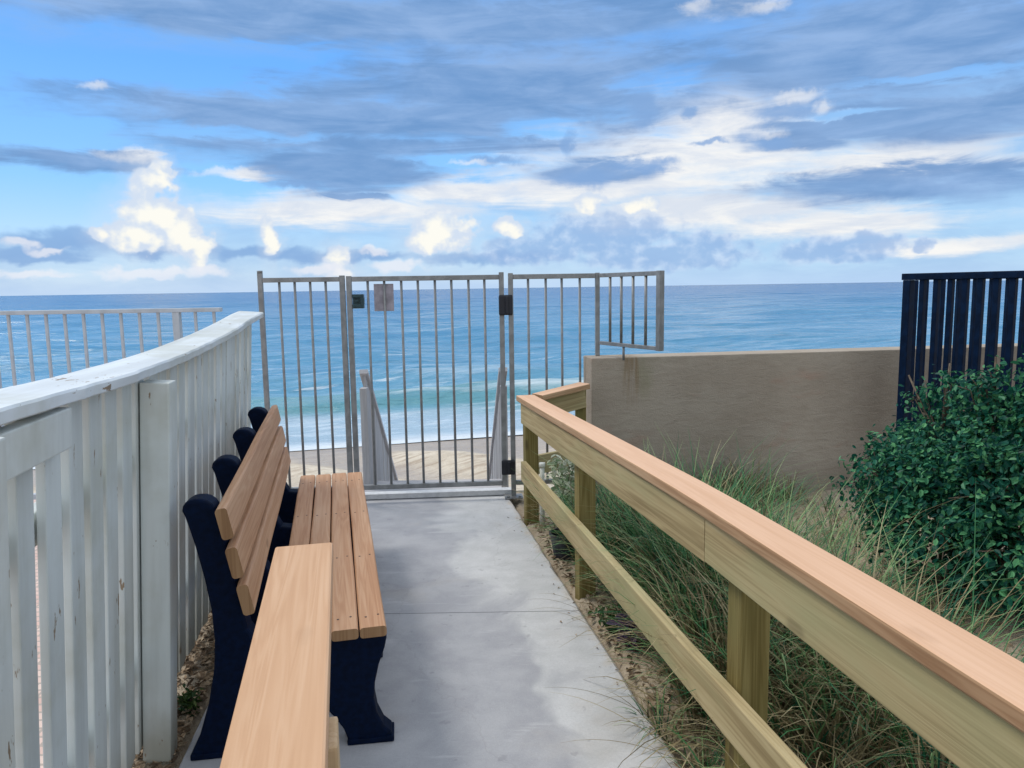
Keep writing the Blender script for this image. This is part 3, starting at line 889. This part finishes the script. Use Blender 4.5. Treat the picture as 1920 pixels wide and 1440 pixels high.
# tan dry clumps nearer the camera under the lower rail
for k in range(24):
    p = rp(rnd.uniform(1.3, 2.7), rnd.uniform(.10, .75)); tuft(p.x, p.y, 55, rnd.uniform(.28, .5), .12, .6, .005, (1.2, 2.6), (.2, .9))
for k in range(26):
    x = rnd.uniform(.75, 2.3); tuft(x, 5.53 + .144 * (x - .583) - rnd.uniform(.05, .35), 26, rnd.uniform(.22, .48), .11, .4, .006, (.8, 1.9), (.05, .7))
for k in range(30):
    p = rp(rnd.uniform(1.2, 2.6), rnd.uniform(.25, .9)); tuft(p.x, p.y, 34, rnd.uniform(.30, .55), .16, .97, .006, (1.4, 2.8), (.3, 1.1))
# small tufts between walk edge and posts
for k in range(20):
    p = rp(rnd.uniform(1.4, 2.75), rnd.uniform(.03, .12)); tuft(p.x, p.y, 16, rnd.uniform(.12, .24), .05, .45, .004, (.8, 2.0), (.2, .9))
# tan grass at the wall foot and out to the bush
for k in range(85):
    x = rnd.uniform(1.05, 2.3); y = rnd.uniform(3.3, 5.35); tuft(x, y, 24, rnd.uniform(.16, .38), .13, .5, .005, (1., 2.2), (.2, .9))
for k in range(40):
    x = rnd.uniform(1.35, 2.1); y = rnd.uniform(2.6, 3.7); tuft(x, y, 20, rnd.uniform(.12, .3), .1, .6, .0045, (1., 2.2), (.3, 1.0))
tag(raw('beach_grass', VG, FG, M_GRASS), kind='stuff')
# stray blades fallen over the walk edge
for (x, y, az, L) in ((.36, 3.55, 3.5, .34), (.34, 3.62, 3.25, .30), (.38, 3.42, 2.9, .26), (.40, 3.50, 3.9, .24), (.50, 2.68, 3.1, .42), (.55, 2.45, 2.75, .5), (.56, 2.4, 3.3, .45), (.53, 2.52, 2.3, .30), (.3, 3.75, 3.3, .2)):
    blade(VD, FD_, (x, y, -.01), az, L, 1.05, .75, .0035, 8)
tag(raw('dry_grass', VD, FD_, M_DRYGRASS), kind='stuff')

def leaf_quad(V, F, c, nrm, size, rnd, asp=.5):
    nrm = nrm.normalized(); a = nrm.orthogonal().normalized(); a.rotate(Quaternion(nrm, rnd.uniform(0, 6.28))); bb = nrm.cross(a)
    i = len(V); l, w = size, size * asp; fold = nrm * (size * .12)
    for p in (c - a * l * .5, c - a * l * .1 + bb * w * .5 + fold, c + a * l * .28 + bb * w * .42 + fold, c + a * l * .5, c + a * l * .28 - bb * w * .42 + fold, c - a * l * .1 - bb * w * .5 + fold): V.append(tuple(p))
    F.append((i, i + 1, i + 2, i + 3)); F.append((i, i + 3, i + 4, i + 5))

# dense evergreen bush, crown of leaves on branching stems
bush = empty('evergreen_bush', (2.45, 3.9, -.05)); tag(bush, 'dense dark green bush growing against the black fence', 'bush')
rnd = random.Random(19)
lobes = []   # centre, radius
for (x, y, z, r) in ((2.20, 3.85, .42, .40), (2.02, 4.05, .52, .24), (2.42, 3.55, .55, .42), (2.62, 3.2, .62, .45), (2.25, 4.25, .56, .24), (2.42, 4.05, .80, .20), (2.50, 3.75, .78, .22), (2.55, 3.45, .88, .22), (2.62, 3.2, 1.02, .26), (2.38, 4.25, .70, .16), (2.40, 4.15, 1.0, .10), (2.34, 4.3, .92, .09), (2.12, 3.6, .34, .28), (2.30, 3.3, .36, .30), (2.75, 2.95, .6, .45), (2.0, 3.88, .36, .20), (2.45, 3.7, .62, .34), (2.62, 3.35, .86, .34), (2.35, 4.05, .58, .30), (2.75, 3.1, .9, .34), (2.56, 3.55, 1.12, .2), (2.66, 3.35, 1.26, .2), (2.42, 3.85, .98, .17), (2.8, 3.3, 1.3, .24), (2.50, 4.35, .55, .3), (2.72, 2.95, 1.02, .3), (2.5, 3.5, 1.18, .13), (2.44, 3.8, 1.06, .12), (2.55, 3.3, 1.25, .12)):
    lobes.append((Vector((x, y, z)), r))
st = MB()
for c, r in lobes:
    b0 = Vector((2.45 + rnd.uniform(-.12, .12), 3.75 + rnd.uniform(-.3, .3), -.06)); m1 = b0.lerp(c, .55) + Vector((rnd.uniform(-.06, .06), rnd.uniform(-.06, .06), .05))
    st.tube([b0, b0.lerp(m1, .5) + Vector((0, 0, .03)), m1, c, c + (c - m1) * .35], .014, 7, taper=.35)
    for _ in range(5):
        e = c + Vector((rnd.gauss(0, 1), rnd.gauss(0, 1), rnd.gauss(.3, .8))).normalized() * r * .85
        st.tube([m1.lerp(c, rnd.uniform(.3, 1)), c.lerp(e, .5) + Vector((0, 0, .02)), e], .005, 5, taper=.4)
st.build('stems', M_BARK, bush)
V, F = [], []
for c, r in lobes:
    nclump = int(135 * (r / .3) ** 2)
    for _ in range(nclump):
        d = Vector((rnd.gauss(0, 1), rnd.gauss(0, 1), rnd.gauss(.15, 1))).normalized()
        rr_ = r * rnd.uniform(.55, 1.0) * (1.18 if rnd.random() < .12 else 1.0); cc = c + d * rr_
        if cc.z < .03: continue
        tip = (d + Vector((0, 0, .5))).normalized()
        for k in range(rnd.randint(8, 13)):
            off = Vector((rnd.gauss(0, .03), rnd.gauss(0, .03), rnd.gauss(0, .03)))
            nr = tip + Vector((rnd.gauss(0, .55), rnd.gauss(0, .55), rnd.gauss(0, .45)))
            leaf_quad(V, F, cc + off, nr, rnd.uniform(.022, .046), rnd, rnd.uniform(.42, .62))
raw('crown', V, F, M_LEAF, bush)

def small_plant(name, loc, label, cat, h, r, n, size, mat_, seed, asp=.4, stems=6):
    rr = random.Random(seed); o = empty(name, loc); tag(o, label, cat)
    q = MB(); V, F = [], []
    for k in range(stems):
        an = rr.uniform(0, 6.28); top = Vector((math.cos(an) * r * rr.uniform(.2, .8), math.sin(an) * r * rr.uniform(.2, .8), h * rr.uniform(.7, 1.0)))
        mid = top * .5 + Vector((0, 0, h * .08)); b0 = Vector((math.cos(an) * .01, math.sin(an) * .01, -.02))
        q.tube([Vector(loc) + b0, Vector(loc) + mid, Vector(loc) + top], .003, 5, taper=.5)
        for j in range(n // stems):
            tt = rr.uniform(.25, 1.05); c = (mid.lerp(top, (tt - .5) * 2) if tt > .5 else b0.lerp(mid, tt * 2)) + Vector((rr.gauss(0, r * .28), rr.gauss(0, r * .28), rr.gauss(0, .015)))
            leaf_quad(V, F, Vector(loc) + c, Vector((rr.gauss(0, .6), rr.gauss(0, .6), 1)), size * rr.uniform(.7, 1.25), rr, asp)
    q.build('stems', M_BARK, o); raw('foliage', V, F, mat_, o)
    return o
small_plant('variegated_shrub', (.335, 4.86, -.03), 'small shrub with white edged leaves behind the railing near its corner', 'shrub', .50, .14, 460, .062, M_VARLEAF, 3, .36, 12)
small_plant('purple_plant', (.53, 3.24, -.03), 'little purple leaved plant under the lower rail beside the walk', 'plant', .17, .085, 130, .062, M_PURPLE, 5, .4, 7)
small_plant('green_weed', (.46, 3.42, -.03), 'tiny green weed at the walk edge next to the purple plant', 'plant', .13, .08, 150, .034, M_WEED, 6, .35, 8)
small_plant('green_weed', (-1.29, 2.80, -.03), 'low green weed in the gap between the white fence and the bench', 'plant', .07, .06, 110, .035, M_WEED, 7, .4, 7)
# white pipe stake
q = MB(); q.tube([(.192, 5.0, -.06), (.194, 5.0, .40)], .0165, 10); q.tube([(.194, 5.0, .40), (.194, 5.0, .43)], .021, 10)
tag(q.build('pipe_stake', M_PVC), 'upright white plastic pipe standing behind the railing corner', 'pipe')
# dark pot half hidden in the bed
q = MB(); pts = [(0, -.03, .062), (.0, .0, .07), (0, .06, .08), (0, .11, .088), (0, .112, .095), (0, .128, .095)]
b = bmesh.new(); rings = []
for (_, z, r) in pts: rings.append([b.verts.new((.305 + r * math.cos(2 * PI * j / 20), 4.45 + r * math.sin(2 * PI * j / 20), z)) for j in range(20)])
rings.append([b.verts.new((.305 + .084 * math.cos(2 * PI * j / 20), 4.45 + .084 * math.sin(2 * PI * j / 20), .126)) for j in range(20)])
rings.append([b.verts.new((.305 + .08 * math.cos(2 * PI * j / 20), 4.45 + .08 * math.sin(2 * PI * j / 20), .09)) for j in range(20)])
for i in range(len(rings) - 1):
    for j in range(20): b.faces.new((rings[i][j], rings[i][(j + 1) % 20], rings[i + 1][(j + 1) % 20], rings[i + 1][j]))
b.faces.new(rings[-1])
q._merge(b); tag(q.build('plant_pot', M_POT), 'small dark round pot sitting in the bed behind the lower rail', 'pot')

# leaf litter along both edges of the walk
rnd = random.Random(4); V, F = [], []
def litter(x, y, n=1, sz=(.012, .05)):
    leaf_quad(V, F, Vector((x, y, soil_h(x, y) + rnd.uniform(.004, .014))), Vector((rnd.gauss(0, .5), rnd.gauss(0, .5), 1)), rnd.uniform(*sz), rnd, rnd.uniform(.2, .6))
for k in range(1000):
    y = rnd.uniform(1.3, 5.4); x = px_right(y) + .025 + abs(rnd.gauss(0, .13)); litter(x, y)
for k in range(2600):
    y = rnd.uniform(1.4, 5.3); x = rnd.uniform(fx(y) - .04, px_left(y) - .005); litter(x, y)
for k in range(700): litter(rnd.uniform(1.0, 2.6), rnd.uniform(1.6, 5.3))
for k in range(40):
    y = rnd.uniform(2.2, 5.3); x = px_right(y) - abs(rnd.gauss(0, .06))
    leaf_quad(V, F, Vector((x, y, .004)), Vector((rnd.gauss(0, .2), rnd.gauss(0, .2), 1)), rnd.uniform(.008, .022), rnd, .4)
tag(raw('leaf_litter', V, F, M_LITTER), kind='stuff')

# ------------------------------------------------------------------ SKY
SUN_EL, SUN_AZ = 50.0, -58.0       # azimuth measured from +Y toward +X
world = bpy.data.worlds.new('World'); scene.world = world; world.use_nodes = True
t = world.node_tree; bg = t.nodes['Background']; bg.inputs[1].default_value = .1
tc = t.nodes.new('ShaderNodeTexCoord'); D = S(t, tc.outputs['Generated'])
sky = t.nodes.new('ShaderNodeTexSky'); sky.sky_type = 'NISHITA'; sky.sun_disc = False
sky.sun_elevation = math.radians(SUN_EL); sky.sun_rotation = math.radians(SUN_AZ)
sky.altitude = 5; sky.air_density = 1.0; sky.dust_density = .6; sky.ozone_density = 1.5
dx, dy, dz = sep(t, D)
DEG = 180 / PI
A = dx._m('ARCTAN2', dy) * DEG; E = dz.max(-1.0).min(1.0)._m('ARCSINE') * DEG
AE = comb(t, A, E, 0.0)
BLUE = [(-19.73, 13.41, 14.52, 2.49), (-31.07, 11.8, 5.39, 3.39), (-0.12, 10.16, 12.67, 2.02), (-20.1, 7.39, 14.34, 1.59), (3.78, 10.99, 6.95, 1.63), (-31.57, 5.76, 7.42, 1.95)]
STRAT = [(-9.72, 11.59, 20.33, 2.67), (-28.72, 8.52, 5.7, 0.72), (-12.85, 8.47, 7.04, 1.75), (1.89, 14.59, 15.79, 3.12), (25.16, 14.83, 13.16, 3.75), (29.32, 10.39, 8.87, 1.91), (26.47, 6.39, 10.37, 1.16), (6.87, 8.33, 4.24, 0.89), (19.75, 9.64, 3.11, 0.69), (-11.43, 6.76, 3.4, 0.3), (-9.46, 18.23, 30.49, 1.78), (22.44, 10.27, 5.65, 0.88)]
CREAM = [(15.83, 11.31, 6.46, 2.61), (11.45, 9.25, 11.15, 2.36), (20.36, 12.14, 2.39, 1.17), (25.45, 7.99, 10.5, 1.52), (7.65, 7.38, 9.94, 1.49), (-3.71, 7.03, 5.46, 1.06), (-12.22, 5.82, 9.7, 1.12), (14.48, 5.26, 9.55, 1.41), (14.25, 18.51, 2.51, 0.7), (22.66, 4.0, 6.73, 1.07), (30.03, 2.29, 5.07, 0.54), (-25.62, 8.91, 1.9, 0.47), (-19.01, 8.14, 2.1, 0.28)]
CUM = [(-24.6, 5.16, 2.44, 1.57), (-25.97, 3.91, 1.92, 1.22), (-22.86, 3.95, 1.51, 1.79), (-24.79, 7.05, 1.29, 1.37), (-24.09, 7.94, 0.78, 1.03), (-21.93, 2.7, 0.85, 1.01), (-28.01, 3.87, 0.68, 0.48), (-17.29, 4.01, 0.65, 1.66), (-12.57, 2.12, 1.14, 1.07), (-4.88, 4.18, 2.43, 1.62), (-6.16, 3.42, 1.57, 0.97), (6.09, 6.1, 1.56, 0.68), (9.19, 5.64, 1.54, 0.76), (-0.21, 4.51, 1.11, 0.62)]
GCUM = [(6.87, 3.79, 5.84, 1.62), (1.74, 2.73, 4.75, 1.09), (14.15, 2.65, 2.24, 1.14), (11.52, 2.14, 7.22, 1.08), (22.72, 2.2, 4.06, 1.01), (25.35, 2.65, 1.95, 0.78), (28.21, 2.43, 0.68, 0.62)]
LOW = [(-30.31, 3.33, 4.42, 0.81), (-31.83, 2.54, 3.72, 0.47), (-23.43, 2.95, 4.33, 0.5), (-17.9, 2.71, 3.95, 0.52), (-12.37, 2.5, 4.91, 0.46), (-1.84, 2.2, 5.54, 0.55), (-29.68, 3.84, 1.19, 0.61)]
PUFF = [(-31.93, 1.3, 2.0, 0.3), (-25.19, 1.34, 3.58, 0.39), (-21.48, 1.61, 1.72, 0.44), (-13.92, 1.55, 2.25, 0.38), (-8.55, 1.69, 1.94, 0.39), (-10.06, 2.87, 0.92, 0.38), (-32.33, 3.29, 1.13, 0.39), (-30.94, 2.81, 1.17, 0.27)]
WISP = [(9.72, 12.55, 0.98, 1.48), (12.9, 12.02, 0.55, 0.35), (19.18, 11.5, 2.15, 0.51), (21.37, 12.11, 0.54, 0.4), (5.71, 7.81, 2.41, 0.67), (4.48, 10.17, 0.5, 0.95), (17.46, 10.15, 1.21, 0.28), (14.22, 9.9, 1.25, 0.21), (9.75, 8.67, 2.74, 0.44), (18.71, 9.61, 1.4, 0.42), (-0.92, 9.25, 2.35, 0.37), (-25.09, 2.69, 1.3, 0.5), (-15.11, 7.52, 2.19, 0.29)]
BITS = [(-27.52, 13.15, 0.79, 0.28), (-25.62, 8.91, 1.78, 0.4), (13.17, 18.67, 0.94, 0.51), (18.12, 18.18, 1.17, 0.37), (-19.71, 8.11, 2.43, 0.28), (-2.88, 9.08, 1.56, 0.19), (21.72, 11.68, 0.67, 0.47), (20.35, 12.54, 1.36, 0.4), (18.34, 10.26, 1.41, 0.35)]
GAPS = [(-17.81, 10.74, 7.73, 0.42), (-7.46, 11.01, 5.72, 0.58), (-22.49, 7.07, 5.02, 0.77), (2.23, 11.39, 3.11, 0.65), (-30.34, 10.32, 4.34, 0.7), (-27.35, 14.65, 7.87, 1.39), (-19.23, 15.89, 5.13, 0.81), (-2.09, 9.26, 4.68, 0.37), (10.65, 14.23, 2.24, 0.86), (28.31, 12.86, 5.39, 0.31), (24.37, 10.92, 3.87, 0.26)]
def vadd(a, b_):
    n = t.nodes.new('ShaderNodeVectorMath'); n.operation = 'ADD'; lk(t, a, n.inputs[0]); lk(t, b_, n.inputs[1]); return S(t, n.outputs[0])
def blobs(P, L):
    out = None
    for (cx, cy, rx, ry) in L:
        n = t.nodes.new('ShaderNodeVectorMath'); n.operation = 'MULTIPLY_ADD'; lk(t, P, n.inputs[0])
        n.inputs[1].default_value = (1 / rx, 1 / ry, 0); n.inputs[2].default_value = (-cx / rx, -cy / ry, 0)
        m = t.nodes.new('ShaderNodeVectorMath'); m.operation = 'LENGTH'; t.links.new(n.outputs[0], m.inputs[0]); v = S(t, m.outputs['Value'])
        out = v if out is None else out._m('SMOOTH_MIN', v, .25)
    return out
# noise fields in sky-angle space: stretched for stratus, round for cumulus
P1 = mapv(t, AE, (.055, .20, 1)); P2 = mapv(t, AE, (.16, .60, 1), (7, 3, 0), (0, 0, .05))
P3 = mapv(t, AE, (.55, .55, 1), (2, 9, 4))
n1 = noise(t, P1, 1.0, 4, .6); n2 = noise(t, P2, 1.0, 6, .62, .5); n3 = noise(t, P3, 1.0, 6, .62, .2); n4 = noise(t, mapv(t, AE, (.55, .55, 1), (31, 5, 2)), 1.0, 6, .6)
n5 = noise(t, mapv(t, AE, (.10, .85, 1), (3, 13, 0), (0, 0, .06)), 1.0, 5, .6, .8)
W1 = vadd(AE, comb(t, (n1 - .5) * 16.0 + (n2 - .5) * 5.0, (n2 - .5) * 2.4, 0.0))
nc1 = noise(t, mapv(t, AE, (.62, .70, 1), (2, 9, 4)), 1.0, 3, .48, .15); nc2 = noise(t, mapv(t, AE, (.62, .70, 1), (31, 5, 2)), 1.0, 3, .48, .15)
W3 = vadd(AE, comb(t, (nc1 - .5) * 1.9, (nc2 - .5) * 1.6, 0.0))
K = 10.0
def c10(r, g, b_): return (r * K, g * K, b_ * K)
hz = E.max(0.0)
# clear air: Nishita, pulled to deeper blue away from the horizon
clear0 = S(t, sky.outputs[0])
hs = t.nodes.new('ShaderNodeHueSaturation'); hs.inputs['Saturation'].default_value = 1.25; hs.inputs['Value'].default_value = .9; t.links.new(clear0.k, hs.inputs['Color']); clear0 = S(t, hs.outputs[0])
grad = ramp(t, hz / 30.0, [(0.0, (.56, .72, .90)), (.10, (.44, .68, .95)), (.25, (.24, .56, 1.0)), (.5, (.14, .43, 1.0)), (1.0, (.11, .33, .80))])
gradk = mixc(t, 1.0, grad, (K, K, K), 'MULTIPLY')
col = mixc(t, .8, clear0, gradk)
right = A.sstep(-12, 20)
col = mixc(t, right * .55 * E.sstep(16, 8), col, c10(.40, .62, .84))
# thin veil everywhere but the open blue
bl = blobs(W1, BLUE)
veil = (n1 * .5 + n2 * .5).sstep(.36, .66) * bl.sstep(.75, 1.4)
col = mixc(t, veil * .5, col, c10(.26, .42, .68))
# cream sheets
cr = blobs(W1, CREAM) + (n5 - .5) * 1.6 + (n2 - .5) * .8 + (n3 - .5) * .5
crm = cr.sstep(1.45, .35)
col = mixc(t, crm * .88, col, mixc(t, n2.sstep(.35, .65), c10(.66, .69, .75), c10(.89, .86, .81)))
# blue grey banks
stv = blobs(W1, STRAT) + (n5 - .5) * 1.1 + (n2 - .5) * .9 + (n3 - .5) * .4 + blobs(W1, GAPS).sstep(1.5, .3) * .62
stm = stv.sstep(1.35, .55)
stc = mixc(t, (n1 * .35 + n2 * .45 + n5 * .35 - .07).sstep(.36, .68), c10(.14, .275, .52), c10(.27, .415, .67))
col = mixc(t, stm * .93, col, stc)
# torn dark wisps over the bright gap, and small bright scraps
n8_ = noise(t, mapv(t, AE, (.9, 1.6, 1), (41, 2, 8)), 1.0, 5, .65, .4)
W2 = vadd(AE, comb(t, (n3 - .5) * 2.4, (n4 - .5) * 1.5, 0.0))
ws = (blobs(W2, WISP) + (n3 - .5) * .7 + (n5 - .5) * .9 + (n8_ - .5) * .8).sstep(1.45, .35)
col = mixc(t, ws * .8, col, c10(.20, .35, .62))
bt = (blobs(W2, BITS) + (n4 - .5) * 1.2 + (n8_ - .5) * 1.0).sstep(1.5, .2)
col = mixc(t, bt * .5, col, c10(.82, .82, .82))
# low bands
lw = (blobs(W3, LOW) + (n5 - .5) * .8).sstep(1.3, .5)
col = mixc(t, lw * .7, col, c10(.17, .32, .60))
# grey cumulus on the right
n8 = noise(t, mapv(t, AE, (1.0, 1.2, 1), (15, 2, 8)), 1.0, 3, .5, .2)
gc = blobs(W3, GCUM) + (nc1 - .5) * 1.0 + (n8 - .5) * .35
col = mixc(t, gc.sstep(1.2, .7) * .75, col, mixc(t, (n8 * .8 + gc * .3).sstep(.45, .95), c10(.27, .42, .68), c10(.60, .70, .85)))
# bright cumulus
n7 = noise(t, mapv(t, AE, (1.5, 1.7, 1), (5, 21, 8)), 1.0, 3, .5, .3)
cu = blobs(W3, CUM) + (nc1 - .5) * 1.3 + (n7 - .5) * .45
col = mixc(t, cu.sstep(2.0, .9) * .25, col, c10(.62, .68, .76))
cm = cu.sstep(1.14, .80)
shade = nc2 * .55 + n7 * .30 + (1.0 - cu.min(1.0)) * .22
cc = mixc(t, shade.sstep(.43, .62), c10(.58, .66, .78), c10(.88, .86, .78))
col = mixc(t, cm * .95, col, cc)
pf = (blobs(W3, PUFF) + (nc1 - .5) * 1.3 + (n7 - .5) * .6).sstep(1.3, .5)
col = mixc(t, pf * .65, col, c10(.78, .78, .82))
# horizon haze
col = mixc(t, E.sstep(1.6, -.2) * .6, col, c10(.45, .60, .82))
# unseen sky overhead and behind: broken overcast, brightened to fill camera-facing surfaces
n6 = noise(t, mapv(t, D, (2.2, 2.2, 3.5)), 1.0, 5, .6)
oc_ = mixc(t, n6.sstep(.4, .6), c10(.46, .57, .72), c10(1.02, 1.04, 1.08))
up_ = E.sstep(20.5, 34)
behind = dy.sstep(.35, -.15)
col = mixc(t, up_.max(behind), col, oc_)
col = mixc(t, E.sstep(-.3, -3.0), col, c10(.12, .2, .3))
t.links.new(col.k, bg.inputs[0])
world.cycles.sampling_method = 'MANUAL'; world.cycles.sample_map_resolution = 512

sun = bpy.data.lights.new('sun', 'SUN'); sun.energy = 1.7; sun.angle = math.radians(18); sun.color = (1, .93, .83)
so = bpy.data.objects.new('sun', sun); COL.objects.link(so)
sdv = Vector((math.sin(math.radians(SUN_AZ)) * math.cos(math.radians(SUN_EL)), math.cos(math.radians(SUN_AZ)) * math.cos(math.radians(SUN_EL)), math.sin(math.radians(SUN_EL))))
so.rotation_euler = (-sdv).to_track_quat('-Z', 'Y').to_euler()

# ------------------------------------------------------------------ CAMERA
P = math.atan(180 / 1423.0); R = .0155
right = Vector((1, 0, 0)); fwd = Vector((0, math.cos(P), -math.sin(P))); up = Vector((0, math.sin(P), math.cos(P)))
r2 = right * math.cos(R) - up * math.sin(R); u2 = up * math.cos(R) + right * math.sin(R)
cam = bpy.data.cameras.new('camera'); cam.sensor_width = 36; cam.lens = 1423 / 1920 * 36; cam.clip_start = .05; cam.clip_end = 200000
co = bpy.data.objects.new('camera', cam); COL.objects.link(co)
m = Matrix((r2, u2, -fwd)).transposed().to_4x4(); m.translation = (0, 0, 1.6); co.matrix_world = m
scene.camera = co
scene.view_settings.view_transform = 'Standard'; scene.view_settings.look = 'None'
scene.view_settings.exposure = 0.2; scene.view_settings.gamma = 1.0
scene.cycles.use_denoising = True
scene.cycles.max_bounces = 6; scene.cycles.transparent_max_bounces = 8
